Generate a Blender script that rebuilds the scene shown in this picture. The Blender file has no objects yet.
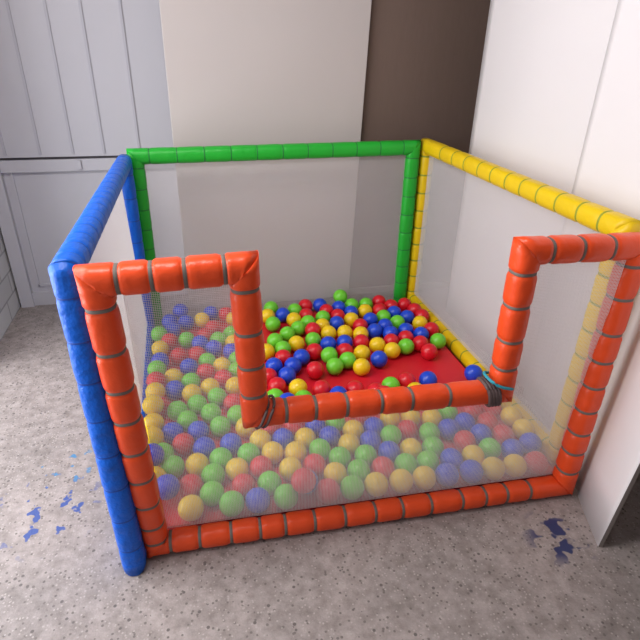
import bpy, bmesh, math, random
from mathutils import Vector, Matrix

C = bpy.context.scene.collection
DOOR_Y0, DOOR_Y1 = -1.2, 1.2
WORLD = 0.5
EXPOSURE = 0.0
random.seed(7)

# ------------------------------------------------------------------ materials
def s2l(c):
    c /= 255.0
    return c / 12.92 if c <= 0.04045 else ((c + 0.055) / 1.055) ** 2.4
def rgb(r, g, b):
    return (s2l(r), s2l(g), s2l(b), 1.0)

def mat(name, col, rough=0.5, spec=0.5, noise=0.0, nscale=8.0, bump=0.0, bscale=30.0, coat=0.0, stretch=None):
    m = bpy.data.materials.new(name); m.use_nodes = True
    nt = m.node_tree; b = nt.nodes['Principled BSDF']
    b.inputs['Roughness'].default_value = rough
    b.inputs['Specular IOR Level'].default_value = spec
    b.inputs['Base Color'].default_value = col
    if coat:
        b.inputs['Coat Weight'].default_value = coat
        b.inputs['Coat Roughness'].default_value = 0.12
    tc = nt.nodes.new('ShaderNodeTexCoord')
    src = tc.outputs['Object']
    if stretch:
        mp = nt.nodes.new('ShaderNodeMapping'); mp.inputs['Scale'].default_value = stretch
        nt.links.new(src, mp.inputs['Vector']); src = mp.outputs['Vector']
    if noise:
        n = nt.nodes.new('ShaderNodeTexNoise'); n.inputs['Scale'].default_value = nscale
        n.inputs['Detail'].default_value = 4.0
        nt.links.new(src, n.inputs['Vector'])
        mx = nt.nodes.new('ShaderNodeMix'); mx.data_type = 'RGBA'
        mx.inputs[6].default_value = tuple(max(0, c * (1 - noise)) for c in col[:3]) + (1,)
        mx.inputs[7].default_value = tuple(min(1, c * (1 + noise)) for c in col[:3]) + (1,)
        nt.links.new(n.outputs['Fac'], mx.inputs[0])
        nt.links.new(mx.outputs[2], b.inputs['Base Color'])
    if bump:
        n2 = nt.nodes.new('ShaderNodeTexNoise'); n2.inputs['Scale'].default_value = bscale
        n2.inputs['Detail'].default_value = 3.0
        nt.links.new(src, n2.inputs['Vector'])
        bp = nt.nodes.new('ShaderNodeBump'); bp.inputs['Strength'].default_value = bump
        bp.inputs['Distance'].default_value = 0.01
        nt.links.new(n2.outputs['Fac'], bp.inputs['Height'])
        nt.links.new(bp.outputs['Normal'], b.inputs['Normal'])
    return m

def floor_mat():
    m = bpy.data.materials.new('terrazzo_floor'); m.use_nodes = True
    nt = m.node_tree; N = nt.nodes; Lk = nt.links; b = N['Principled BSDF']
    b.inputs['Roughness'].default_value = 0.55
    tc = N.new('ShaderNodeTexCoord'); o = tc.outputs['Object']
    def noise(scale, detail=4, rough=0.6):
        n = N.new('ShaderNodeTexNoise'); n.inputs['Scale'].default_value = scale
        n.inputs['Detail'].default_value = detail; n.inputs['Roughness'].default_value = rough
        Lk.new(o, n.inputs['Vector']); return n.outputs['Fac']
    def ramp(v, p0, p1, c0=(0,0,0,1), c1=(1,1,1,1)):
        r = N.new('ShaderNodeValToRGB'); e = r.color_ramp.elements
        e[0].position = p0; e[1].position = p1; e[0].color = c0; e[1].color = c1
        Lk.new(v, r.inputs['Fac']); return r.outputs['Color']
    def mix(f, a, c):
        x = N.new('ShaderNodeMix'); x.data_type = 'RGBA'
        if hasattr(f, 'is_linked'): Lk.new(f, x.inputs[0])
        else: x.inputs[0].default_value = f
        for k, v in ((6, a), (7, c)):
            if hasattr(v, 'is_linked'): Lk.new(v, x.inputs[k])
            else: x.inputs[k].default_value = v
        return x.outputs[2]
    def mul(a, c):
        x = N.new('ShaderNodeMath'); x.operation = 'MULTIPLY'
        Lk.new(a, x.inputs[0]); Lk.new(c, x.inputs[1]); return x.outputs[0]
    base = ramp(noise(22, 6, 0.7), 0.32, 0.7, FLOOR_LO, FLOOR_HI)
    big = ramp(noise(2.5, 3), 0.3, 0.7, (0.82,0.82,0.82,1), (1.08,1.06,1.06,1))
    mm = N.new('ShaderNodeMix'); mm.data_type = 'RGBA'; mm.blend_type = 'MULTIPLY'
    mm.inputs[0].default_value = 1.0
    Lk.new(base, mm.inputs[6]); Lk.new(big, mm.inputs[7]); base = mm.outputs[2]
    def chips(scale, p, keep, colr, col_in):
        v = N.new('ShaderNodeTexVoronoi'); v.inputs['Scale'].default_value = scale
        v.inputs['Randomness'].default_value = 1.0
        Lk.new(o, v.inputs['Vector'])
        near = ramp(v.outputs['Distance'], p * 0.8, p, (1,1,1,1), (0,0,0,1))
        sep = N.new('ShaderNodeSeparateColor'); Lk.new(v.outputs['Color'], sep.inputs[0])
        sel = ramp(sep.outputs[0], keep, keep + 0.01, (1,1,1,1), (0,0,0,1))
        return mix(mul(near, sel), col_in, colr)
    col = chips(75, 0.30, 0.40, rgb(106, 98, 95), base)
    col = chips(110, 0.34, 0.35, rgb(163, 154, 151), col)
    col = chips(50, 0.26, 0.16, rgb(96, 88, 87), col)
    # blotches of blue paint, each patch at a place of its own on the floor
    for (x, y, rad, sc, cut, pc) in ((-0.33, 0.27, 0.20, 24, 0.60, rgb(58, 78, 140)), (-0.30, 0.46, 0.13, 24, 0.62, rgb(70, 120, 160)),
                                  (1.24, -0.19, 0.12, 14, 0.53, rgb(42, 50, 92))):
        vm = N.new('ShaderNodeVectorMath'); vm.operation = 'DISTANCE'
        Lk.new(o, vm.inputs[0]); vm.inputs[1].default_value = (x, y, 0)
        near = ramp(vm.outputs['Value'], rad * 0.55, rad, (1,1,1,1), (0,0,0,1))
        bl = ramp(noise(sc, 2, 0.5), cut, cut + 0.03)
        col = mix(mul(near, bl), col, pc)
    Lk.new(col, b.inputs['Base Color'])
    bp = N.new('ShaderNodeBump'); bp.inputs['Strength'].default_value = 0.25; bp.inputs['Distance'].default_value = 0.004
    Lk.new(noise(120, 2), bp.inputs['Height']); Lk.new(bp.outputs['Normal'], b.inputs['Normal'])
    return m

def block_mat():
    m = bpy.data.materials.new('painted_block_wall'); m.use_nodes = True
    nt = m.node_tree; N = nt.nodes; Lk = nt.links; b = N['Principled BSDF']; b.inputs['Roughness'].default_value = 0.75
    tc = N.new('ShaderNodeTexCoord'); mp = N.new('ShaderNodeMapping')
    mp.inputs['Rotation'].default_value = (0, math.radians(90), math.radians(90))
    Lk.new(tc.outputs['Object'], mp.inputs['Vector'])
    br = N.new('ShaderNodeTexBrick'); br.inputs['Scale'].default_value = 2.2
    br.inputs['Color1'].default_value = rgb(200, 198, 197); br.inputs['Color2'].default_value = rgb(186, 184, 184)
    br.inputs['Mortar'].default_value = rgb(156, 153, 153); br.inputs['Mortar Size'].default_value = 0.012
    Lk.new(mp.outputs['Vector'], br.inputs['Vector'])
    Lk.new(br.outputs['Color'], b.inputs['Base Color'])
    return m

FLOOR_LO = rgb(122, 113, 110); FLOOR_HI = rgb(166, 156, 154)
M = dict(
    floor=floor_mat(), block=block_mat(),
    orange=mat('orange_vinyl', rgb(230, 76, 30), 0.33, 0.4, 0.10, 9, 0.35, 26),
    blue=mat('blue_vinyl', rgb(6, 94, 206), 0.4, 0.35, 0.10, 9, 0.7, 30),
    green=mat('green_vinyl', rgb(30, 168, 48), 0.42, 0.4, 0.10, 9, 0.3, 26),
    yellow=mat('yellow_vinyl', rgb(226, 190, 14), 0.4, 0.4, 0.10, 9, 0.3, 26),
    s_orange=mat('grey_strap', rgb(112, 104, 98), 0.7), s_blue=mat('navy_seam', rgb(14, 66, 160), 0.6),
    s_green=mat('dark_green_seam', rgb(22, 112, 50), 0.6), s_yellow=mat('olive_strap', rgb(140, 148, 40), 0.7),
    net=mat('white_netting', rgb(226, 220, 222), 0.7, 0.3),
    cord=mat('teal_cord', rgb(40, 150, 170), 0.6), tape=mat('grey_tape', rgb(92, 74, 74), 0.6),
    mat=mat('red_mat_vinyl', rgb(214, 30, 46), 0.42, 0.4, 0.06, 5, 0.15, 14), piping=mat('dark_red_piping', rgb(150, 18, 30), 0.5),
    G=mat('green_ball_plastic', rgb(112, 206, 52), 0.3, 0.5), B=mat('blue_ball_plastic', rgb(28, 72, 206), 0.3, 0.5),
    Y=mat('yellow_ball_plastic', rgb(238, 200, 24), 0.3, 0.5), R=mat('red_ball_plastic', rgb(214, 22, 40), 0.3, 0.5),
    door=mat('white_door_paint', rgb(186, 184, 192), 0.5, 0.4, 0.03, 3), gap=mat('dark_gap', rgb(96, 90, 94), 0.8),
    doorline=mat('door_batten_paint', rgb(174, 172, 182), 0.5, 0.4),
    board=mat('cream_board', rgb(188, 179, 177), 0.5, 0.4, 0.04, 1.6), boardedge=mat('cream_board_edge', rgb(214, 206, 200), 0.6),
    white=mat('white_laminate', rgb(230, 224, 226), 0.3, 0.5, 0.03, 2.0), whiteedge=mat('laminate_edge', rgb(112, 102, 98), 0.6),
    brown=mat('brown_wall_paint', rgb(108, 90, 82), 0.7, 0.3, 0.10, 2.0, 0.1, 40, stretch=(1, 1, 0.3)), skirt=mat('grey_skirting', rgb(176, 168, 164), 0.6),
    wall=mat('pale_wall_paint', rgb(206, 202, 200), 0.8), ceil=mat('ceiling_paint', rgb(222, 220, 218), 0.85),
    bar=mat('pale_grey_bar', rgb(170, 162, 158), 0.5),
    metal=mat('grey_metal', rgb(150, 150, 154), 0.35, 0.6),
)

# ------------------------------------------------------------------ helpers
def link(name, bm, mats, parent=None, smooth=False):
    me = bpy.data.meshes.new(name)
    bmesh.ops.recalc_face_normals(bm, faces=bm.faces[:])
    bm.to_mesh(me); bm.free()
    for m in (mats if isinstance(mats, (list, tuple)) else [mats]): me.materials.append(m)
    if smooth:
        for p in me.polygons: p.use_smooth = True
    o = bpy.data.objects.new(name, me); C.objects.link(o)
    if parent is not None: o.parent = parent
    return o
def empty(name, loc=(0,0,0), parent=None):
    o = bpy.data.objects.new(name, None); C.objects.link(o); o.location = loc
    o.empty_display_size = 0.1
    if parent is not None: o.parent = parent
    return o
def tag(o, label=None, cat=None, group=None, kind=None):
    if label: o['label'] = label
    if cat: o['category'] = cat
    if group: o['group'] = group
    if kind: o['kind'] = kind
    return o
def box(bm, lo, hi, mi=0, bev=0.0):
    vs = [bm.verts.new((x, y, z)) for x in (lo[0], hi[0]) for y in (lo[1], hi[1]) for z in (lo[2], hi[2])]
    fs = [bm.faces.new([vs[i] for i in q]) for q in ((0,1,3,2),(4,6,7,5),(0,4,5,1),(2,3,7,6),(0,2,6,4),(1,5,7,3))]
    for f in fs: f.material_index = mi
    if bev:
        es = list({e for f in fs for e in f.edges})
        bmesh.ops.bevel(bm, geom=es, offset=bev, segments=2, affect='EDGES')
    return bm
def hexa(bm, b4, t4, mi=0):
    """solid between two quads given in the same order"""
    v = [bm.verts.new(p) for p in b4] + [bm.verts.new(p) for p in t4]
    for q in ((0,1,2,3),(7,6,5,4),(0,4,5,1),(1,5,6,2),(2,6,7,3),(3,7,4,0)):
        bm.faces.new([v[i] for i in q]).material_index = mi
    return bm
def struct(name, bm, m, parent=None):
    o = link(name, bm, m, parent)
    if parent is None: o['kind'] = 'structure'
    return o

# ------------------------------------------------------------------ the room
bm = bmesh.new(); box(bm, (-3.2, -3.0, -0.1), (2.7, 2.1, 0.0)); struct('floor', bm, M['floor'])
bm = bmesh.new(); box(bm, (-0.96, -2.6, 2.5), (2.5, 2.1, 2.6)); struct('ceiling', bm, M['ceil'])
bm = bmesh.new(); box(bm, (0.25, 1.69, 0), (2.4, 1.80, 2.5)); struct('wall_back', bm, M['brown'])
bm = bmesh.new(); box(bm, (-0.96, 1.93, 0), (0.35, 2.03, 2.5)); struct('wall_recess', bm, M['wall'])
bm = bmesh.new(); box(bm, (-0.96, DOOR_Y1, 0), (-0.775, 2.03, 2.5))
box(bm, (-0.96, -2.6, 0), (-0.775, DOOR_Y0, 2.5)); box(bm, (-0.96, DOOR_Y0, 2.15), (-0.775, DOOR_Y1, 2.5))
struct('wall_left', bm, M['block'])
bm = bmesh.new(); box(bm, (2.4, -2.6, 0), (2.5, 1.80, 2.5)); struct('wall_right', bm, M['brown'])
bm = bmesh.new(); box(bm, (-0.96, -2.7, 0), (2.5, -2.6, 2.5)); struct('wall_front', bm, M['wall'])
bm = bmesh.new(); box(bm, (0.30, 1.672, 0.0), (2.4, 1.69, 0.035)); struct('baseboard_back', bm, M['skirt'])

# white two-leaf door in the recess
def door():
    d = empty('door_1', (0, 1.88, 0)); d['kind'] = 'structure'
    y0, y1 = 0.0, 0.045
    def part(name, bm, m, **k): return link(name, bm, m, d, **k)
    bm = bmesh.new(); box(bm, (-0.765, y0 - 0.015, 0), (-0.70, y1, 0.805)); box(bm, (-0.70, y0, 0), (0.25, y1, 0.075)); box(bm, (-0.70, y0, 0.745), (0.25, y1, 0.805))
    part('door_frame', bm, M['door'])
    bm = bmesh.new(); box(bm, (-0.70, y0 + 0.02, 0.075), (0.25, y1, 0.745))
    for x in (-0.66,): box(bm, (x - 0.006, y0 + 0.012, 0.11), (x + 0.006, y0 + 0.02, 0.745))
    box(bm, (-0.66, y0 + 0.012, 0.11), (0.25, y0 + 0.02, 0.122))
    part('lower_panel', bm, M['door'])
    bm = bmesh.new(); box(bm, (-0.765, y0 + 0.02, 0.805), (0.25, y1, 0.83)); part('gap', bm, M['gap'])
    bm = bmesh.new(); box(bm, (-0.765, y0 - 0.005, 0.819), (0.25, y1, 2.2))
    part('upper_panel', bm, M['door'])
    for x in (-0.66, -0.50, -0.345, -0.195, -0.02):
        bm = bmesh.new(); box(bm, (x - 0.006, y0 - 0.011, 0.832), (x + 0.006, y0 - 0.005, 2.19)); part('batten', bm, M['doorline'])
    bm = bmesh.new(); box(bm, (-0.335, y0 - 0.012, 0.755), (-0.315, y0, 0.80), bev=0.002); part('latch', bm, M['door'])
    return d
door()

# ------------------------------------------------------------------ boards standing against the walls
bm = bmesh.new()
hexa(bm, [(0.155,1.655,0), (1.095,1.655,0), (1.095,1.672-0.004,0), (0.155,1.672-0.004,0)],
         [(0.165,1.664,1.9), (1.155,1.664,1.9), (1.155,1.686,1.9), (0.165,1.686,1.9)])
bmesh.ops.bevel(bm, geom=bm.edges[:], offset=0.003, segments=1, affect='EDGES')
o = link('board', bm, M['board'])
tag(o, 'tall cream board standing against the back wall behind the green panel', 'board', 'boards standing around the pen')

def sheet(name, bottom, top, th, label):
    """upright flexible sheet: its bottom edge and top edge as polylines (same count), thickness th away from the pen"""
    b = [Vector(v) for v in bottom]; tp = [Vector(v) for v in top]; n = len(b); NZ = 10
    o0 = b[-1].copy()
    bm = bmesh.new(); G = []
    for i in range(n):
        d = (b[min(i + 1, n - 1)] - b[max(i - 1, 0)]); nn = Vector((-d.y, d.x, 0)).normalized()
        if nn.x < 0: nn = -nn
        G.append([(bm.verts.new(b[i].lerp(tp[i], k / NZ) - o0), bm.verts.new(b[i].lerp(tp[i], k / NZ) - o0 + nn * th)) for k in range(NZ + 1)])
    for i in range(n - 1):
        for k in range(NZ):
            for s in (0, 1):
                f = bm.faces.new((G[i][k][s], G[i + 1][k][s], G[i + 1][k + 1][s], G[i][k + 1][s])); f.smooth = True
        for k in (0, NZ):
            bm.faces.new((G[i][k][0], G[i + 1][k][0], G[i + 1][k][1], G[i][k][1]))
    for i in (0, n - 1):
        for k in range(NZ):
            bm.faces.new((G[i][k][0], G[i][k + 1][0], G[i][k + 1][1], G[i][k][1])).material_index = 1
    r = link(name, bm, [M['white'], M['whiteedge']]); r.location = o0
    tag(r, label, 'board', 'boards standing around the pen')
    return r
def smooth_line(pts, m=6):
    P = [Vector(p) for p in pts]; out = []
    for i in range(len(P) - 1):
        p0 = P[max(i - 1, 0)]; p1 = P[i]; p2 = P[i + 1]; p3 = P[min(i + 2, len(P) - 1)]
        for k in range(m):
            u = k / m
            out.append(0.5 * (2 * p1 + (p2 - p0) * u + (2 * p0 - 5 * p1 + 4 * p2 - p3) * u * u + (3 * p1 - p0 - 3 * p2 + p3) * u ** 3))
    out.append(P[-1]); return out
ba = smooth_line([(1.598, 1.36, 0), (1.590, 0.95, 0), (1.598, 0.49, 0)])
sheet('board', ba, [v + Vector((0.0, 0, 1.7)) for v in ba], 0.016,
      'white glossy board standing right of the yellow panel, its back edge against the brown wall')
bb = smooth_line([(1.556, 0.510, 0), (1.530, 0.30, 0), (1.488, 0.09, 0), (1.408, -0.062, 0), (1.335, -0.249, 0)])
sheet('board', bb, [v + Vector((0.008 + 0.17 * i / (len(bb) - 1), 0, 1.7)) for i, v in enumerate(bb)], 0.012,
      'white glossy board nearest the camera, its lower front corner beside the orange right post')

# ------------------------------------------------------------------ the padded pen
NS = 28
def profile(r, k=3.4):
    pts = []
    for i in range(NS):
        a = 2 * math.pi * (i + 0.5) / NS
        c, s = math.cos(a), math.sin(a)
        pts.append((r * math.copysign(abs(c) ** (2 / k), c), r * math.copysign(abs(s) ** (2 / k), s)))
    return pts
def pad_tube(name, A, B, r, mats, parent, nrm, pitch, cutA=None, cutB=None, strap=0.009, puff=0.115, k=2.5, off=0.5, at=None, mats_at=None):
    """padded foam tube from A to B, tied with straps; cutA / cutB are mitre plane normals at the ends"""
    A, B = Vector(A), Vector(B); d = B - A; Ln = d.length; d.normalize()
    u = Vector(nrm); u = (u - d * u.dot(d)).normalized(); v = d.cross(u).normalized()
    pr = profile(r, k)
    if at is None:
        n = max(1, round((Ln) / pitch)); at = [(i + off) * Ln / n for i in range(n) if 0.02 < (i + off) * Ln / n < Ln - 0.02]
    rings = []                                   # t, scale, strap?
    e = strap / 2
    ends = [0.0] + list(at) + [Ln]
    for i in range(len(ends) - 1):
        t0 = ends[i] + (e if i > 0 else 0); t1 = ends[i + 1] - (e if i < len(ends) - 2 else 0)
        s0 = 1 - puff if i > 0 else 1.0; s1 = 1 - puff if i < len(ends) - 2 else 1.0
        for f in (0, 0.05, 0.13, 0.3, 0.5, 0.7, 0.87, 0.95, 1):
            a = (1 - s0) * (1 - min(1, f / 0.14)) ** 2 + (1 - s1) * (1 - min(1, (1 - f) / 0.14)) ** 2
            rings.append((t0 + (t1 - t0) * f, 1 - a + random.uniform(-0.012, 0.012), 0))
        if i < len(ends) - 2:
            rings[-1] = (rings[-1][0], 1 - puff, 1)
            rings.append((t1 + 0.001, 1 - puff * 0.78, 1)); rings.append((t1 + strap - 0.001, 1 - puff * 0.78, 1))
    bm = bmesh.new(); rows = []
    for (t, s, m) in rings:
        row = []
        for (px, py) in pr:
            o = u * (px * s) + v * (py * s)
            tt = t
            if cutA is not None:
                nA = Vector(cutA); lim = -o.dot(nA) / d.dot(nA); tt = max(tt, lim) if t > 1e-6 else lim
            if cutB is not None:
                nB = Vector(cutB); lim = Ln - o.dot(nB) / d.dot(nB); tt = min(tt, lim) if t < Ln - 1e-6 else lim
            row.append(bm.verts.new(A + o + d * tt))
        rows.append(row)
    for i in range(len(rows) - 1):
        mi = 1 if rings[i][2] and rings[i + 1][2] else 0
        if rings[i][2] and not rings[i + 1][2]: mi = 1
        for j in range(NS):
            f = bm.faces.new((rows[i][j], rows[i][(j + 1) % NS], rows[i + 1][(j + 1) % NS], rows[i + 1][j]))
            f.material_index = mi; f.smooth = True
    bm.faces.new(rows[0][::-1]); bm.faces.new(rows[-1])
    o = link(name, bm, mats, parent)
    for p in o.data.polygons: p.use_smooth = len(p.vertices) == 4
    return o
def mitre(d1, d2):
    """plane normal of the mitre where a tube going along d1 turns to d2"""
    return (Vector(d1).normalized() + Vector(d2).normalized())

def net(parent, O, U, V, rects, nrm, pitch=0.0046, w=0.0009, th=0.0007, label=None):
    """knotted netting: threads along U and V inside rectangles (u0,u1,v0,v1) of the plane O + u U + v V"""
    O, U, V = Vector(O), Vector(U), Vector(V); n = Vector(nrm).normalized()
    bm = bmesh.new()
    def thread(a, b, side, lift):
        side = side.normalized() * w / 2; q = n * th / 2
        ring = []
        for P in (a, b):
            P = P + n * lift
            ring.append([bm.verts.new(P + s1 * side + s2 * q) for s1, s2 in ((-1,-1),(1,-1),(1,1),(-1,1))])
        for j in range(4):
            bm.faces.new((ring[0][j], ring[0][(j+1) % 4], ring[1][(j+1) % 4], ring[1][j]))
    lu, lv = U.length, V.length
    for (u0, u1, v0, v1) in rects:
        k = math.ceil(u0 * lu / pitch)
        while k * pitch <= u1 * lu:
            f = k * pitch / lu; thread(O + U * f + V * v0, O + U * f + V * v1, U, th * 0.45); k += 1
        k = math.ceil(v0 * lv / pitch)
        while k * pitch <= v1 * lv:
            f = k * pitch / lv; thread(O + U * u0 + V * f, O + U * u1 + V * f, V, -th * 0.45); k += 1
    o = link('net', bm, M['net'], parent)
    o['label'] = label or 'fine white netting'
    return o

pen = empty('ball_pit', (0.68, 0.75, 0))
tag(pen, 'square ball pit of blue, green, yellow and orange padded frames with white netting', 'ball pit')
def panel(name, label):
    p = empty(name, (0, 0, 0), pen); p.matrix_parent_inverse = Matrix.Identity(4)
    p.location = (-0.68, -0.75, 0)             # panel coordinates are room coordinates
    p['label'] = label
    return p

R0 = 0.0362
# --- orange front panel with its stepped opening
fp = panel('front_panel', 'orange padded front panel with a stepped opening')
OM = [M['orange'], M['s_orange'], M['tape']]
TL, BL, BR, TR = Vector((0.003,0,0.89)), Vector((0.030,0.031,0.034)), Vector((1.362,-0.024,0.034)), Vector((1.385,0,0.880))
C1, C2, C3, C4 = Vector((0.321,0,0.896)), Vector((0.333,0.004,0.481)), Vector((1.056,-0.002,0.453)), Vector((1.049,0,0.888))
Fn = (0, 1, 0)
def seq(name_pts, closed, r, mats, parent, nrm, pitches, ats=None, **kw):
    """a run of tubes joined by mitres; name_pts = [(part name, A, B), ...] in order round the frame"""
    n = len(name_pts)
    for i, (nm, a, b) in enumerate(name_pts):
        d = Vector(b) - Vector(a)
        pv = name_pts[(i - 1) % n]; nx = name_pts[(i + 1) % n]
        dp = Vector(pv[2]) - Vector(pv[1]); dn = Vector(nx[2]) - Vector(nx[1])
        pad_tube(nm, a, b, r[i] if isinstance(r, list) else r, mats, parent, nrm, pitches[i], cutA=mitre(dp, d) if closed or i else None, cutB=mitre(d, dn) if closed or i < n - 1 else None, at=ats[i] if ats else None, **kw)
seq([('post', BL, TL), ('top_rail', TL, C1), ('inner_post', C1, C2), ('low_rail', C2, C3), ('inner_post', C3, C4),
     ('top_rail', C4, TR), ('post', TR, BR), ('bottom_rail', BR, BL)], True, [R0, R0, R0, 0.0345, R0, R0, R0, 0.032], OM, fp, Fn,
    [0.103, 0.081, 0.092, 0.087, 0.085, 0.084, 0.089, 0.092],
    ats=[[0.029, 0.093, 0.179, 0.276, 0.377, 0.48, 0.575, 0.682, 0.797], [0.047, 0.118, 0.189, 0.275], [0.048, 0.162, 0.257, 0.343], [0.08, 0.16, 0.247, 0.346, 0.436, 0.55], [0.088, 0.177, 0.283, 0.379], [0.06, 0.151, 0.245], [0.052, 0.15, 0.262, 0.354, 0.443, 0.532, 0.618, 0.695, 0.775], [0.133, 0.217, 0.293, 0.375, 0.482, 0.578, 0.668, 0.766, 0.862, 0.953, 1.03, 1.117, 1.209, 1.293]])
def inplane(z, x):                               # y of the slightly twisted front panel
    return (1 - z / 0.88) * (0.031 - 0.055 * x / 1.38)
nO = Vector((0.03, 0.060, 0.04)); nU = Vector((1.340, -0.055, 0.0)); nV = Vector((-0.006, -0.031, 0.845))
net(fp, nO, nU, nV, [(0.02, 0.985, 0.02, 0.50), (0.02, 0.225, 0.50, 0.98), (0.765, 0.985, 0.50, 0.98)], Fn)
# the tape and teal cord wound round the lower right corner of the opening
def cord(name, pts, r, m, parent, label):
    bm = bmesh.new(); rows = []
    P = [Vector(p) for p in pts]
    for i, p in enumerate(P):
        t = (P[min(i + 1, len(P) - 1)] - P[max(i - 1, 0)]).normalized()
        a = t.orthogonal().normalized(); b = t.cross(a)
        rows.append([bm.verts.new(p + a * r * math.cos(k * math.pi / 4) + b * r * math.sin(k * math.pi / 4)) for k in range(8)])
    for i in range(len(rows) - 1):
        for j in range(8):
            bm.faces.new((rows[i][j], rows[i][(j+1) % 8], rows[i+1][(j+1) % 8], rows[i+1][j]))
    o = link(name, bm, m, parent, smooth=True); o['label'] = label
    return o
def loop(c, ax1, ax2, rr, tilt, n=28, k=2.5):
    out = []
    for i in range(n + 1):
        a = 2 * math.pi * i / n
        cs, sn = math.cos(a), math.sin(a)
        out.append(Vector(c) + Vector(ax1) * rr * math.copysign(abs(cs) ** (2 / k), cs) + Vector(ax2) * rr * math.copysign(abs(sn) ** (2 / k), sn) + Vector(tilt) * cs)
    return out
for dx in (-0.052, -0.042, -0.032, -0.022):
    cord('tie_tape', loop(C3 + Vector((dx, 0, 0.001)), (0,0,1), (0,1,0), R0 + 0.001, (-0.010, 0, 0)), 0.0062, M['tape'], fp, 'dark grey tape round the corner of the opening')
for dz in (0.036,):
    cord('tie_cord', loop(C3 + Vector((-0.012, 0, dz)), (1,0,0), (0,1,0), R0 + 0.004, (0, 0, -0.018)), 0.0045, M['cord'], fp, 'teal cord tied round the corner of the opening')
for dx in (0.028, 0.044):
    cord('tie_tape', loop(C2 + Vector((dx - 0.012, 0, 0.001)), (0,0,1), (0,1,0), R0 + 0.001, (0.018, 0, 0)), 0.004, M['tape'], fp, 'dark grey tape round the corner of the opening')

# --- blue left panel
lp = panel('left_panel', 'blue padded left panel')
bT0, bT1, bB0, bB1 = Vector((-0.061,0.048,0.897)), Vector((-0.055,1.410,0.868)), Vector((-0.033,-0.008,0.036)), Vector((-0.055,1.410,0.036))
BMt = [M['blue'], M['s_blue']]
seq([('post', bB0, bT0), ('top_rail', bT0, bT1), ('post', bT1, bB1), ('bottom_rail', bB1, bB0)], True, 0.0335, BMt, lp, (1,0,0),
    [0.115, 0.075, 0.1, 0.1], strap=0.004, puff=0.06, k=2.3)
net(lp, bB0, bB1 - bB0, bT0 - bB0, [(0.02, 0.98, 0.02, 0.98)], (1,0,0))
# --- green back panel
gp = panel('back_panel', 'green padded back panel')
gT0, gT1, gB0, gB1 = Vector((-0.010,1.492,0.880)), Vector((1.352,1.492,0.893)), Vector((-0.020,1.492,0.000)), Vector((1.357,1.492,0.000))
seq([('post', gB0, gT0), ('top_rail', gT0, gT1), ('post', gT1, gB1)], False, R0, [M['green'], M['s_green']], gp, Fn,
    [0.1, 0.125, 0.1], strap=0.005, puff=0.05)
cord('bottom_bar', [gB0 + Vector((0.03, 0, 0.016)), gB1 + Vector((-0.03, 0, 0.016))], 0.011, M['bar'], gp, 'thin pale grey bar at the foot of the back panel')
net(gp, gB0, gB1 - gB0, gT0 - gB0, [(0.02, 0.98, 0.018, 0.98)], Fn)
# --- yellow right panel
yp = panel('right_panel', 'yellow padded right panel')
yT0, yT1, yB0, yB1 = Vector((1.434,0.100,0.892)), Vector((1.434,1.495,0.897)), Vector((1.434,0.110,0.040)), Vector((1.434,1.495,0.040))
seq([('post', yB0, yT0), ('top_rail', yT0, yT1), ('post', yT1, yB1), ('bottom_rail', yB1, yB0)], True, R0, [M['yellow'], M['s_yellow']], yp, (1,0,0),
    [0.095, 0.105, 0.1, 0.105], ats=[None, [0.074, 0.174, 0.285, 0.392, 0.497, 0.598, 0.709, 0.814, 0.938, 1.054, 1.179], None, None], strap=0.008, puff=0.08)
net(yp, yB0, yB1 - yB0, yT0 - yB0, [(0.02, 0.98, 0.02, 0.98)], (1,0,0))

# ------------------------------------------------------------------ the mat in the pen
mt = empty('floor_mat', (0.69, 0.75, 0))
tag(mt, 'flat red vinyl mat covering the ground inside the ball pit, under the balls', 'mat')
bm = bmesh.new()
q = [(-0.004, 0.078), (1.385, 0.020), (1.390, 1.440), (0.022, 1.440)]
q = [(x - 0.69, y - 0.75) for x, y in q]
hexa(bm, [(x, y, 0) for x, y in q], [(x, y, 0.035) for x, y in q])
bmesh.ops.bevel(bm, geom=bm.edges[:], offset=0.008, segments=3, affect='EDGES')
link('pad', bm, M['mat'], mt, smooth=False)
P = [Vector((x * 0.998, y * 0.998, 0.0305)) for x, y in q]; P.append(P[0])
cord('piping', P, 0.004, M['piping'], mt, 'dark red piping along the edge')

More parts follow.
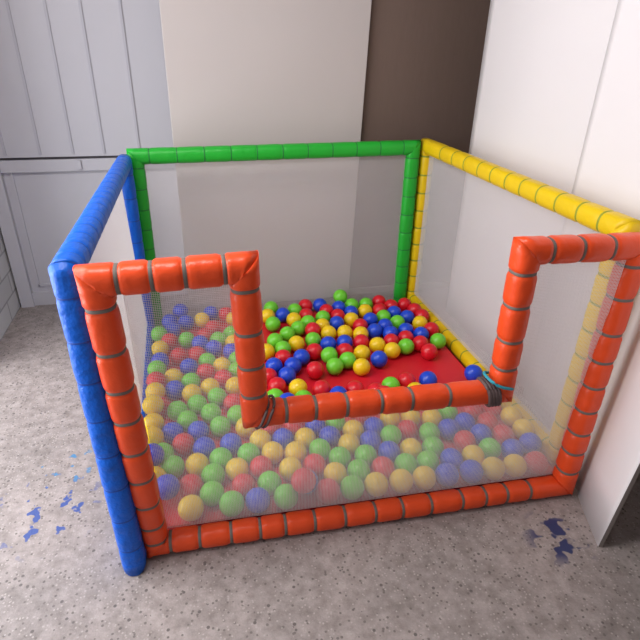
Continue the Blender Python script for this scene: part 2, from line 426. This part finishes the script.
# ------------------------------------------------------------------ the balls
BALLS = [
    (0.5884, 1.4321, 0.075, 'G', 'B', 'green plastic ball above the low orange rail, 1st from left of the green ones there'),
    (0.5568, 1.3437, 0.075, 'Y', 'B', 'yellow ball above the low orange rail, green one in front, blue one at right'),
    (0.6375, 1.341, 0.075, 'B', 'B', 'blue ball above the low orange rail, green one in front, yellow one at right'),
    (0.7094, 1.3797, 0.075, 'G', 'B', 'green ball above the low orange rail, yellow one in front, blue one at left'),
    (0.6839, 1.2749, 0.075, 'Y', 'B', 'yellow ball above the low orange rail, green one in front, blue one at left'),
    (0.5702, 1.2499, 0.075, 'G', 'B', 'green ball above the low orange rail, yellow one behind, green one in front'),
    (0.7775, 1.4231, 0.075, 'R', 'B', 'red ball above the low orange rail: red front, green left, blue right'),
    (0.757, 1.3093, 0.075, 'R', 'B', 'red ball above the low orange rail, green one in front, green one at right'),
    (0.8579, 1.4167, 0.075, 'B', 'B', 'blue ball above the low orange rail: green front, red left, red right'),
    (0.7502, 1.2288, 0.075, 'G', 'B', 'green ball above the low orange rail, red one in front, green one at left'),
    (0.6883, 1.1769, 0.075, 'G', 'B', 'green plastic ball above the low orange rail, 8th from left of the green ones there'),
    (0.5521, 1.0746, 0.075, 'G', 'B', 'green ball above the low orange rail, green one behind, green one in front'),
    (0.649, 1.0282, 0.075, 'Y', 'B', 'yellow ball above the low orange rail, green one behind, green one at left'),
    (0.7343, 1.0468, 0.075, 'G', 'B', 'green ball above the low orange rail, red one in front, blue one at right'),
    (0.7516, 1.1278, 0.0853, 'R', 'B', 'red ball above the low orange rail, green one behind, green one at left'),
    (0.8381, 1.2664, 0.075, 'G', 'B', 'green ball above the low orange rail, red one behind, yellow one in front'),
    (0.8135, 1.1787, 0.075, 'Y', 'B', 'yellow ball above the low orange rail, green one behind, yellow one in front'),
    (0.6234, 1.1289, 0.075, 'G', 'B', 'green plastic ball above the low orange rail, 6th from left of the green ones there'),
    (0.4965, 0.9822, 0.075, 'Y', 'B', 'yellow plastic ball above the low orange rail, 1st from left of the yellow ones there'),
    (0.978, 1.4321, 0.1107, 'G', 'B', 'green plastic ball at the very back of the heap, highest in the photo'),
    (0.9517, 1.3647, 0.075, 'B', 'B', 'blue ball above the low orange rail, green one behind, red one in front'),
    (0.8756, 1.3379, 0.075, 'R', 'B', 'red ball above the low orange rail: green behind, green front, blue left'),
    (0.9204, 1.2707, 0.075, 'R', 'B', 'red ball above the low orange rail, blue one behind, blue one in front'),
    (0.8933, 1.1909, 0.075, 'B', 'B', 'blue ball above the low orange rail, red one behind, yellow one in front'),
    (0.8258, 1.0976, 0.075, 'Y', 'B', 'yellow ball above the low orange rail, yellow one behind, blue one in front'),
    (1.0305, 1.3821, 0.075, 'G', 'B', 'green ball above the low orange rail, blue one in front, green one at right'),
    (1.0003, 1.2937, 0.075, 'B', 'B', 'blue ball above the low orange rail, green one behind, yellow one in front'),
    (0.9794, 1.2157, 0.075, 'Y', 'B', 'yellow ball above the low orange rail, blue one behind, yellow one in front'),
    (1.0043, 1.1388, 0.075, 'R', 'B', 'red ball above the low orange rail, yellow one behind, yellow one at left'),
    (0.9064, 1.0874, 0.075, 'Y', 'B', 'yellow ball above the low orange rail, blue one behind, yellow one at left'),
    (0.9806, 1.0557, 0.075, 'Y', 'B', 'yellow ball above the low orange rail, red one behind, red one in front'),
    (1.1109, 1.3744, 0.075, 'G', 'B', 'green ball above the low orange rail, green one at left, red one at right'),
    (1.081, 1.2973, 0.075, 'Y', 'B', 'yellow ball above the low orange rail: green behind, blue front, blue left'),
    (1.1941, 1.3934, 0.075, 'R', 'B', 'red ball above the low orange rail: red front, green left, red right'),
    (1.162, 1.2917, 0.075, 'R', 'B', 'red ball above the low orange rail, red one behind, yellow one at left'),
    (1.0768, 1.1945, 0.075, 'B', 'B', 'blue ball above the low orange rail: yellow behind, blue front, red left'),
    (1.1558, 1.2111, 0.075, 'G', 'B', 'green ball above the low orange rail, red one behind, blue one in front'),
    (1.0595, 1.0726, 0.075, 'B', 'B', 'blue ball above the low orange rail, blue one behind, yellow one in front'),
    (1.0262, 0.9358, 0.0752, 'Y', 'B', 'yellow ball above the low orange rail: blue behind, blue front, red left'),
    (0.9577, 0.9783, 0.075, 'R', 'B', 'red ball above the low orange rail, yellow one behind, yellow one at right'),
    (0.7973, 0.9919, 0.075, 'B', 'B', 'blue ball above the low orange rail, yellow one behind, green one in front'),
    (0.878, 0.9911, 0.075, 'B', 'B', 'blue ball above the low orange rail: yellow behind, red front, blue left'),
    (0.8572, 0.9131, 0.075, 'R', 'B', 'red ball above the low orange rail, blue one behind, yellow one at right'),
    (1.2413, 1.3278, 0.075, 'R', 'B', 'red plastic ball above the low orange rail, 9th from right of the red ones there'),
    (1.3219, 1.332, 0.075, 'R', 'B', 'red ball above the low orange rail: blue front, blue left, red right'),
    (1.3506, 1.2565, 0.075, 'R', 'B', 'red plastic ball above the low orange rail, 4th from right of the red ones there'),
    (1.2286, 1.2461, 0.075, 'B', 'B', 'blue ball above the low orange rail, red one behind, green one in front'),
    (1.279, 1.183, 0.075, 'B', 'B', 'blue ball above the low orange rail, red one behind, blue one in front'),
    (1.2061, 1.1379, 0.075, 'G', 'B', 'green ball above the low orange rail, blue one behind, blue one in front'),
    (1.2172, 1.0475, 0.075, 'B', 'B', 'blue ball above the low orange rail, blue one behind, green one at left'),
    (1.1291, 1.1136, 0.075, 'B', 'B', 'blue ball above the low orange rail, blue one at left, green one at right'),
    (1.1298, 1.0328, 0.075, 'B', 'B', 'blue ball above the low orange rail, blue one at left, blue one at right'),
    (1.3192, 1.1064, 0.075, 'Y', 'B', 'yellow ball above the low orange rail, red one behind, blue one in front'),
    (1.3595, 1.1763, 0.0772, 'R', 'B', 'red plastic ball above the low orange rail, 2nd from right of the red ones there'),
    (1.2759, 0.9919, 0.075, 'B', 'B', 'blue ball above the low orange rail: yellow behind, red front, red left'),
    (1.3475, 1.0292, 0.075, 'R', 'B', 'red ball above the low orange rail: red behind, green front, blue left'),
    (1.1867, 0.9727, 0.075, 'R', 'B', 'red ball above the low orange rail, green one in front, red one at left'),
    (1.1573, 0.8954, 0.075, 'G', 'B', 'green ball above the low orange rail, red one behind, red one at right'),
    (1.3318, 0.9139, 0.075, 'G', 'B', 'green plastic ball against the yellow bottom rail at the bare red mat'),
    (1.1043, 0.9562, 0.075, 'R', 'B', 'red ball above the low orange rail, blue one behind, yellow one in front'),
    (1.0792, 0.8749, 0.075, 'Y', 'B', 'yellow ball above the low orange rail, red one behind, green one at right'),
    (1.2368, 0.9093, 0.075, 'R', 'B', 'red ball above the low orange rail: blue behind, green left, red right'),
    (1.2471, 0.8292, 0.075, 'R', 'B', 'red plastic ball at the right front of the heap, beside the yellow bottom rail'),
    (0.5641, 0.9132, 0.075, 'R', 'B', 'red ball above the low orange rail, green one behind, blue one in front'),
    (0.5765, 0.9929, 0.075, 'G', 'B', 'green ball above the low orange rail, green one behind, red one in front'),
    (0.5111, 0.8522, 0.075, 'B', 'B', 'blue plastic ball above the low orange rail, 1st from left of the blue ones there'),
    (0.5944, 0.8384, 0.075, 'B', 'B', 'blue ball above the low orange rail, green one behind, blue one at right'),
    (0.6466, 0.9, 0.075, 'B', 'B', 'blue ball above the low orange rail, blue one in front, red one at right'),
    (0.5552, 0.7678, 0.075, 'B', 'B', 'blue plastic ball above the low orange rail, 3rd from left of the blue ones there'),
    (0.7166, 0.9402, 0.075, 'R', 'B', 'red ball above the low orange rail, green one behind, red one in front'),
    (0.6833, 0.7846, 0.075, 'R', 'B', 'red ball above the low orange rail, red one behind, red one in front'),
    (0.5825, 0.6649, 0.075, 'Y', 'B', 'yellow ball above the low orange rail, blue one behind, green one in front'),
    (0.4992, 0.6954, 0.075, 'R', 'B', 'red ball above the low orange rail, red one behind, yellow one at right'),
    (0.4746, 0.7724, 0.075, 'R', 'B', 'red ball above the low orange rail, blue one behind, red one in front'),
    (0.4771, 0.6146, 0.075, 'G', 'B', 'green plastic ball above the low orange rail, 3rd from left of the green ones there'),
    (0.5171, 0.5474, 0.0951, 'B', 'B', 'blue ball above the low orange rail, yellow one behind, green one at left'),
    (0.5878, 0.5809, 0.075, 'G', 'B', 'green ball above the low orange rail, yellow one behind, blue one at left'),
    (0.6762, 0.6338, 0.075, 'R', 'B', 'red ball above the low orange rail, red one behind, blue one at right'),
    (0.8118, 0.6015, 0.075, 'R', 'B', 'red ball above the low orange rail, yellow one behind, red one in front'),
    (0.8937, 0.5703, 0.075, 'R', 'B', 'red plastic ball above the low orange rail, 13th from right of the red ones there'),
    (0.7767, 0.7949, 0.0755, 'G', 'B', 'green ball above the low orange rail, green one behind, red one at left'),
    (0.7739, 0.8836, 0.0809, 'G', 'B', 'green ball above the low orange rail, blue one behind, green one in front'),
    (0.8479, 0.833, 0.075, 'G', 'B', 'green plastic ball above the low orange rail, 7th from right of the green ones there'),
    (0.8933, 0.7663, 0.075, 'Y', 'B', 'yellow ball above the low orange rail, yellow one behind, red one in front'),
    (0.9307, 0.8796, 0.075, 'Y', 'B', 'yellow ball above the low orange rail, red one behind, yellow one at right'),
    (0.9921, 0.8142, 0.075, 'B', 'B', 'blue plastic ball at the heap edge beside the bare red mat'),
    (0.7345, 0.578, 0.075, 'B', 'B', 'blue plastic ball just peeping over the low orange rail, beside bare red mat'),
    (0.9691, 0.5989, 0.075, 'G', 'B', 'green ball above the low orange rail, red one in front, red one at left'),
    (0.9022, 0.4969, 0.1074, 'R', 'B', 'red ball above the low orange rail, green one behind, yellow one in front'),
    (1.0474, 0.6184, 0.075, 'R', 'B', 'red ball above the low orange rail, yellow one in front, green one at left'),
    (1.056, 0.5381, 0.0751, 'Y', 'B', 'yellow ball above the low orange rail: red behind, yellow front, blue right'),
    (1.1431, 0.6071, 0.075, 'B', 'B', 'lone blue plastic ball out on the bare red mat'),
    (1.3619, 0.6132, 0.0758, 'B', 'B', 'blue plastic ball at the right end of the low rail beside the yellow bottom rail'),
    (0.009, 1.2394, 0.0839, 'G', 'L', 'green plastic ball behind the upper left net, 2nd from left of the green ones there'),
    (0.0565, 1.3828, 0.075, 'B', 'L', 'blue ball behind the upper left net, blue one in front, blue one at right'),
    (0.0721, 1.2889, 0.075, 'B', 'L', 'blue ball behind the upper left net, blue one behind, red one in front'),
    (0.1375, 1.3559, 0.075, 'B', 'L', 'blue ball behind the upper left net, blue one behind, green one in front'),
    (0.113, 1.4321, 0.105, 'B', 'L', 'blue ball behind the upper left net, blue one in front, blue one at left'),
    (0.0577, 1.1757, 0.075, 'R', 'L', 'red ball behind the upper left net, blue one behind, red one in front'),
    (0.1383, 1.1727, 0.075, 'G', 'L', 'green ball behind the upper left net, blue one behind, blue one at right'),
    (0.0156, 1.1069, 0.0775, 'Y', 'L', 'yellow ball behind the upper left net, green one behind, red one at right'),
    (0.199, 1.1197, 0.0781, 'B', 'L', 'blue ball behind the upper left net, red one behind, red one in front'),
    (0.267, 1.4321, 0.0773, 'B', 'L', 'blue ball behind the upper left net, red one in front, red one at right'),
    (0.344, 1.4082, 0.075, 'R', 'L', 'red ball behind the upper left net, red one in front, blue one at left'),
    (0.2172, 1.3686, 0.075, 'Y', 'L', 'yellow ball behind the upper left net, red one in front, blue one at left'),
    (0.2682, 1.2675, 0.075, 'R', 'L', 'red ball behind the upper left net, blue one behind, green one in front'),
    (0.3778, 1.335, 0.0801, 'Y', 'L', 'yellow ball behind the upper left net, green one in front, red one at left'),
    (0.3512, 1.1878, 0.075, 'G', 'L', 'green ball behind the upper left net, yellow one behind, yellow one in front'),
    (0.2605, 1.0647, 0.075, 'B', 'L', 'blue ball behind the upper left net, green one behind, green one in front'),
    (0.2849, 1.1416, 0.075, 'G', 'L', 'green ball behind the upper left net, red one behind, blue one in front'),
    (0.3528, 1.098, 0.075, 'Y', 'L', 'yellow plastic ball behind the upper left net, 4th from right of the yellow ones there'),
    (0.3378, 1.0187, 0.075, 'B', 'L', 'blue ball behind the upper left net, yellow one behind, green one at left'),
    (0.2254, 1.196, 0.075, 'R', 'L', 'red ball behind the upper left net, yellow one behind, blue one in front'),
    (0.0189, 0.9999, 0.075, 'B', 'L', 'blue ball behind the upper left net, yellow one behind, red one at right'),
    (0.1014, 1.0274, 0.075, 'R', 'L', 'red plastic ball seen through the net left of the opening, red one behind'),
    (0.009, 0.8121, 0.0935, 'R', 'L', 'red plastic ball behind the upper left net, 1st from left of the red ones there'),
    (0.1434, 0.9229, 0.075, 'B', 'L', 'blue ball behind the upper left net, red one behind, green one in front'),
    (0.0767, 0.8518, 0.075, 'Y', 'L', 'yellow ball behind the upper left net, blue one behind, blue one in front'),
    (0.009, 0.7314, 0.0931, 'Y', 'L', 'yellow plastic ball behind the upper left net, 4th from left of the yellow ones there'),
    (0.1492, 0.804, 0.075, 'G', 'L', 'green ball behind the upper left net, yellow one in front, blue one at left'),
    (0.0826, 0.7584, 0.075, 'B', 'L', 'blue ball behind the upper left net, yellow one behind, yellow one at left'),
    (0.009, 0.9095, 0.0901, 'G', 'L', 'green plastic ball behind the upper left net, 1st from left of the green ones there'),
    (0.1507, 0.7153, 0.0757, 'Y', 'L', 'yellow ball behind the upper left net, green one behind, green one in front'),
    (0.182, 1.0234, 0.075, 'R', 'L', 'red ball behind the upper left net, blue one behind, blue one in front'),
    (0.2246, 0.9548, 0.075, 'G', 'L', 'green ball behind the upper left net, red one in front, red one at left'),
    (0.2856, 0.9019, 0.075, 'Y', 'L', 'yellow ball behind the upper left net, blue one behind, red one in front'),
    (0.2136, 0.8653, 0.075, 'R', 'L', 'red ball behind the upper left net, green one behind, blue one at left'),
    (0.3566, 0.9403, 0.075, 'G', 'L', 'green ball behind the upper left net, blue one behind, green one in front'),
    (0.348, 0.8507, 0.075, 'G', 'L', 'green ball behind the upper left net, green one behind, yellow one in front'),
    (0.2837, 0.8016, 0.075, 'R', 'L', 'red ball behind the upper left net, yellow one behind, yellow one at right'),
    (0.2252, 0.7461, 0.075, 'Y', 'L', 'yellow plastic ball seen through the net left of the opening, yellow one at left'),
    (0.3268, 0.7333, 0.075, 'Y', 'L', 'yellow ball behind the upper left net, green one behind, red one in front'),
    (0.3097, 0.6154, 0.075, 'R', 'L', 'red ball behind the upper left net, green one in front, green one at left'),
    (0.1698, 0.6369, 0.0751, 'G', 'L', 'green ball behind the upper left net, yellow one behind, green one at right'),
    (0.2495, 0.6692, 0.075, 'G', 'L', 'green ball behind the upper left net, yellow one behind, red one at right'),
    (0.009, 0.5956, 0.1272, 'Y', 'L', 'yellow ball behind the upper left net, yellow one behind, yellow one in front'),
    (0.009, 0.5214, 0.0961, 'Y', 'L', 'yellow plastic ball behind the upper left net, 3rd from left of the yellow ones there'),
    (0.009, 0.4409, 0.0972, 'Y', 'L', 'yellow ball behind the upper left net, yellow one behind, blue one in front'),
    (0.0249, 0.6546, 0.075, 'R', 'L', 'red ball behind the upper left net, yellow one behind, yellow one in front'),
    (0.093, 0.6119, 0.075, 'G', 'L', 'green ball behind the upper left net, blue one behind, blue one in front'),
    (0.1302, 0.5405, 0.075, 'G', 'L', 'green ball behind the upper left net, green one behind, red one in front'),
    (0.0755, 0.4812, 0.075, 'B', 'L', 'blue ball behind the upper left net, green one behind, red one in front'),
    (0.1138, 0.4102, 0.075, 'R', 'C', 'red ball below the low orange rail: blue behind, green left, blue right'),
    (0.1683, 0.4694, 0.075, 'B', 'L', 'blue ball behind the upper left net, green one behind, blue one in front'),
    (0.1852, 0.3726, 0.075, 'B', 'C', 'blue ball below the low orange rail, blue one behind, yellow one in front'),
    (0.0432, 0.3715, 0.075, 'G', 'C', 'green ball below the low orange rail: yellow behind, green front, blue left'),
    (0.016, 0.3144, 0.1249, 'B', 'C', 'blue ball below the low orange rail, yellow one behind, yellow one in front'),
    (0.0775, 0.2986, 0.075, 'G', 'C', 'green ball below the low orange rail, green one behind, blue one in front'),
    (0.2194, 0.5692, 0.075, 'G', 'L', 'green ball behind the upper left net, green one behind, green one in front'),
    (0.2483, 0.4801, 0.075, 'G', 'L', 'green ball behind the upper left net, green one behind, blue one in front'),
    (0.3168, 0.535, 0.075, 'G', 'L', 'green ball behind the upper left net, red one behind, yellow one in front'),
    (0.279, 0.3742, 0.075, 'B', 'C', 'blue ball below the low orange rail: green behind, green front, green right'),
    (0.3419, 0.4566, 0.075, 'Y', 'L', 'yellow ball behind the upper left net, blue one in front, yellow one at right'),
    (0.3839, 0.3708, 0.075, 'Y', 'C', 'yellow ball below the low orange rail, red one behind, yellow one at left'),
    (0.334, 0.3073, 0.075, 'G', 'C', 'green ball below the low orange rail, yellow one behind, red one in front'),
    (0.2376, 0.3049, 0.075, 'G', 'C', 'green ball below the low orange rail: blue behind, green front, blue left'),
    (0.3674, 0.2339, 0.075, 'R', 'C', 'red ball below the low orange rail, green one behind, green one in front'),
    (0.0214, 0.2423, 0.0889, 'Y', 'C', 'yellow ball below the low orange rail, blue one behind, blue one at right'),
    (0.0634, 0.176, 0.1077, 'B', 'C', 'blue ball below the low orange rail, green one behind, yellow one at left'),
    (0.1578, 0.2932, 0.075, 'Y', 'C', 'yellow ball below the low orange rail, green one at left, green one at right'),
    (0.1341, 0.1968, 0.075, 'R', 'C', 'red ball below the low orange rail: yellow behind, yellow front, blue left'),
    (0.1328, 0.1051, 0.075, 'Y', 'C', 'yellow plastic ball nearest the orange bottom rail, leftmost of the front row'),
    (0.2076, 0.23, 0.075, 'G', 'C', 'green ball below the low orange rail: green front, yellow left, yellow right'),
    (0.1997, 0.15, 0.075, 'G', 'C', 'green ball below the low orange rail, green one behind, red one at left'),
    (0.2873, 0.2414, 0.075, 'Y', 'C', 'yellow ball below the low orange rail, green one behind, red one at right'),
    (0.2996, 0.1619, 0.075, 'R', 'C', 'red ball below the low orange rail, yellow one behind, green one in front'),
    (0.2568, 0.0938, 0.0761, 'G', 'C', 'green plastic ball nearest the orange bottom rail in the front left part'),
    (0.3372, 0.0906, 0.0758, 'B', 'C', 'blue ball below the low orange rail: green behind, red left, green right'),
    (0.3843, 0.1556, 0.075, 'G', 'C', 'green plastic ball behind the net below the low orange rail, red one behind'),
    (0.4652, 0.3615, 0.075, 'B', 'C', 'blue ball below the low orange rail, yellow one in front, yellow one at right'),
    (0.5169, 0.4234, 0.075, 'R', 'C', 'red ball below the low orange rail, blue one behind, blue one in front'),
    (0.4326, 0.4352, 0.075, 'R', 'C', 'red ball below the low orange rail, green one behind, yellow one in front'),
    (0.5445, 0.3476, 0.075, 'Y', 'C', 'yellow ball below the low orange rail, blue one behind, yellow one in front'),
    (0.4169, 0.2971, 0.075, 'Y', 'C', 'yellow ball below the low orange rail, blue one behind, yellow one at right'),
    (0.4959, 0.2802, 0.075, 'Y', 'C', 'yellow ball below the low orange rail, yellow one behind, yellow one in front'),
    (0.4636, 0.2061, 0.075, 'Y', 'C', 'yellow ball below the low orange rail, green one in front, red one at right'),
    (0.5825, 0.2767, 0.075, 'G', 'C', 'green ball below the low orange rail, blue one behind, red one in front'),
    (0.5466, 0.2047, 0.075, 'R', 'C', 'red ball below the low orange rail, green one behind, blue one in front'),
    (0.5964, 0.4093, 0.075, 'B', 'C', 'blue ball below the low orange rail, green one behind, yellow one in front'),
    (0.4266, 0.0872, 0.075, 'G', 'C', 'green ball below the low orange rail, green one at left, red one at right'),
    (0.4826, 0.0848, 0.1329, 'R', 'C', 'red ball below the low orange rail, red one behind, yellow one at left'),
    (0.5625, 0.0816, 0.0752, 'R', 'C', 'red plastic ball below the low orange rail, 9th from right of the red ones there'),
    (0.5041, 0.1365, 0.075, 'B', 'C', 'blue plastic ball below the low orange rail, 7th from left of the blue ones there'),
    (0.6346, 0.3383, 0.075, 'B', 'C', 'blue ball below the low orange rail, green one behind, yellow one at right'),
    (0.6768, 0.4142, 0.075, 'G', 'C', 'green ball below the low orange rail, blue one behind, blue one in front'),
    (0.7294, 0.3533, 0.075, 'Y', 'C', 'yellow ball below the low orange rail, yellow one in front, green one at left'),
    (0.6923, 0.282, 0.075, 'Y', 'C', 'yellow ball below the low orange rail, yellow one behind, blue one at left'),
    (0.7858, 0.4297, 0.075, 'R', 'C', 'red ball below the low orange rail, red one behind, yellow one in front'),
    (0.81, 0.353, 0.075, 'B', 'C', 'blue ball below the low orange rail, blue one in front, red one at left'),
    (0.7727, 0.2816, 0.075, 'B', 'C', 'blue ball below the low orange rail, blue one behind, green one in front'),
    (0.8528, 0.2854, 0.0836, 'G', 'C', 'green ball below the low orange rail, yellow one behind, blue one in front'),
    (0.7323, 0.212, 0.075, 'G', 'C', 'green ball below the low orange rail, blue one behind, red one at right'),
    (0.6406, 0.2209, 0.075, 'G', 'C', 'green ball below the low orange rail, yellow one in front, green one at left'),
    (0.6052, 0.1492, 0.075, 'Y', 'C', 'yellow ball below the low orange rail, green one behind, green one at right'),
    (0.686, 0.1463, 0.075, 'G', 'C', 'green ball below the low orange rail, green one behind, green one at left'),
    (0.6432, 0.0784, 0.075, 'G', 'C', 'green plastic ball below the low orange rail, 10th from right of the green ones there'),
    (0.7704, 0.1413, 0.075, 'R', 'C', 'red ball below the low orange rail, blue one behind, yellow one at right'),
    (0.7241, 0.0751, 0.075, 'Y', 'C', 'yellow ball below the low orange rail: red behind, green left, yellow right'),
    (0.888, 0.3881, 0.075, 'Y', 'C', 'yellow ball below the low orange rail, green one in front, yellow one at right'),
    (0.9694, 0.3806, 0.075, 'Y', 'C', 'yellow ball below the low orange rail, yellow one behind, red one in front'),
    (0.9286, 0.3109, 0.075, 'R', 'C', 'red ball below the low orange rail, green one at left, green one at right'),
    (1.0465, 0.3565, 0.075, 'Y', 'C', 'yellow ball below the low orange rail, yellow one at left, green one at right'),
    (1.1259, 0.3793, 0.075, 'G', 'C', 'green ball below the low orange rail, blue one in front, blue one at right'),
    (0.819, 0.2127, 0.075, 'B', 'C', 'blue ball below the low orange rail, green one behind, red one in front'),
    (0.9014, 0.2103, 0.075, 'Y', 'C', 'yellow ball below the low orange rail: red behind, green front, green right'),
    (1.0025, 0.2787, 0.075, 'G', 'C', 'green ball below the low orange rail, yellow one behind, red one at left'),
    (0.9817, 0.2012, 0.075, 'G', 'C', 'green ball below the low orange rail: green behind, green front, blue right'),
    (0.9339, 0.1364, 0.075, 'G', 'C', 'green ball below the low orange rail, green one behind, yellow one in front'),
    (0.8533, 0.1398, 0.075, 'G', 'C', 'green ball below the low orange rail, yellow one in front, blue one at left'),
    (0.8103, 0.0717, 0.075, 'Y', 'C', 'yellow ball below the low orange rail, red one at left, yellow one at right'),
    (0.8909, 0.0685, 0.075, 'Y', 'C', 'yellow ball below the low orange rail, green one behind, blue one at right'),
    (0.9716, 0.0653, 0.075, 'B', 'C', 'blue ball below the low orange rail, blue one behind, blue one at right'),
    (1.2178, 0.3635, 0.075, 'R', 'C', 'red ball below the low orange rail, blue one in front, green one at left'),
    (1.3082, 0.3675, 0.075, 'R', 'C', 'red plastic ball behind the net below the low orange rail, red one in front'),
    (1.2479, 0.2885, 0.075, 'R', 'C', 'red ball below the low orange rail, red one behind, blue one in front'),
    (1.2662, 0.2098, 0.075, 'R', 'C', 'red ball below the low orange rail, yellow one behind, blue one in front'),
    (1.1606, 0.3065, 0.075, 'B', 'C', 'blue ball below the low orange rail, red one behind, red one in front'),
    (1.0829, 0.2847, 0.075, 'B', 'C', 'blue ball below the low orange rail, green one behind, green one at left'),
    (1.1885, 0.2311, 0.075, 'B', 'C', 'blue ball below the low orange rail, red one behind, green one in front'),
    (1.1109, 0.2094, 0.075, 'R', 'C', 'red ball below the low orange rail, blue one behind, blue one at left'),
    (1.1797, 0.151, 0.075, 'G', 'C', 'green ball below the low orange rail, blue one behind, yellow one in front'),
    (1.1021, 0.1296, 0.075, 'Y', 'C', 'yellow ball below the low orange rail, red one behind, blue one in front'),
    (1.0192, 0.1305, 0.075, 'B', 'C', 'blue ball below the low orange rail, red one behind, blue one in front'),
    (1.0597, 0.0618, 0.075, 'B', 'C', 'blue ball below the low orange rail, yellow one behind, yellow one at right'),
    (1.1403, 0.0586, 0.075, 'Y', 'C', 'yellow ball below the low orange rail, green one behind, blue one at left'),
    (1.359, 0.3047, 0.075, 'Y', 'C', 'yellow ball below the low orange rail, yellow one in front, red one at left'),
    (1.3615, 0.224, 0.075, 'Y', 'C', 'yellow ball below the low orange rail, yellow one behind, blue one in front'),
    (1.2575, 0.1295, 0.075, 'B', 'C', 'blue ball below the low orange rail, yellow one in front, green one at left'),
    (1.34, 0.1462, 0.075, 'B', 'C', 'blue ball below the low orange rail, yellow one behind, red one in front'),
    (1.221, 0.0553, 0.075, 'Y', 'C', 'yellow ball below the low orange rail, blue one behind, yellow one at left'),
    (1.3018, 0.0521, 0.075, 'R', 'C', 'red plastic ball in the front right corner, beside the yellow and orange posts'),
]

BR_ = 0.0395
protos = {}
NAMEC = dict(G='green', B='blue', Y='yellow', R='red')
GRP = dict(L='balls behind the upper left net', B='balls in the open above the low rail', C='balls behind the lower front net')
for key in 'GBYR':
    bm = bmesh.new(); bmesh.ops.create_uvsphere(bm, u_segments=32, v_segments=18, radius=BR_)
    me = bpy.data.meshes.new('plastic_ball'); bm.to_mesh(me); bm.free(); me.materials.append(M[key])
    for p in me.polygons: p.use_smooth = True
    protos[key] = bpy.data.objects.new('plastic_ball', me)
used = set()
for (x, y, z, key, zone, label) in BALLS:
    o = protos[key]
    if key in used: o = o.copy()
    used.add(key)
    C.objects.link(o)
    o.location = (x, y, z); o.rotation_euler = (random.uniform(0, 3), random.uniform(0, 3), random.uniform(0, 3))
    tag(o, label, 'ball', GRP[zone])

# ------------------------------------------------------------------ light
def area(name, loc, target, sx, sy, power, col):
    l = bpy.data.lights.new(name, 'AREA'); l.shape = 'RECTANGLE'; l.size = sx; l.size_y = sy; l.energy = power; l.color = col
    o = bpy.data.objects.new(name, l); C.objects.link(o); o.location = loc
    o.rotation_euler = (Vector(target) - Vector(loc)).to_track_quat('-Z', 'Y').to_euler()
    return o
area('doorway_daylight', (-1.3, 0.35, 1.15), (1.0, 0.3, 0.8), 1.8, 2.1, 70, (0.97, 0.98, 1.0))
area('ceiling_fill', (-0.3, 0.0, 2.46), (-0.3, 0.0, 0), 1.2, 0.5, 29, (1.0, 0.96, 0.92))  # added overhead fill to brighten the balls and mat, not a room fixture
area('front_fill', (-0.74, -1.5, 1.2), (0.4, 0, 0.6), 0.8, 2.0, 4, (0.97, 0.98, 1.0))  # added fill for the orange front and its net; the wall has no opening here

w = bpy.data.worlds.new('daylight'); bpy.context.scene.world = w; w.use_nodes = True
w.node_tree.nodes['Background'].inputs[0].default_value = (0.86, 0.93, 1.0, 1)
w.node_tree.nodes['Background'].inputs[1].default_value = WORLD

# ------------------------------------------------------------------ camera
cam = bpy.data.cameras.new('camera'); co = bpy.data.objects.new('camera', cam); C.objects.link(co)
cam.sensor_fit = 'HORIZONTAL'; cam.sensor_width = 36.0; cam.lens = 29.6704
cam.shift_y = -1 / 640; cam.clip_start = 0.02
co.location = (0.21962, -1.12560, 1.34780); co.rotation_euler = (1.092617, -0.019255, -0.236922)
sc = bpy.context.scene; sc.camera = co
vs = sc.view_settings; vs.view_transform = 'Standard'; vs.look = 'None'; vs.gamma = 1.0; vs.exposure = EXPOSURE; vs.use_curve_mapping = False
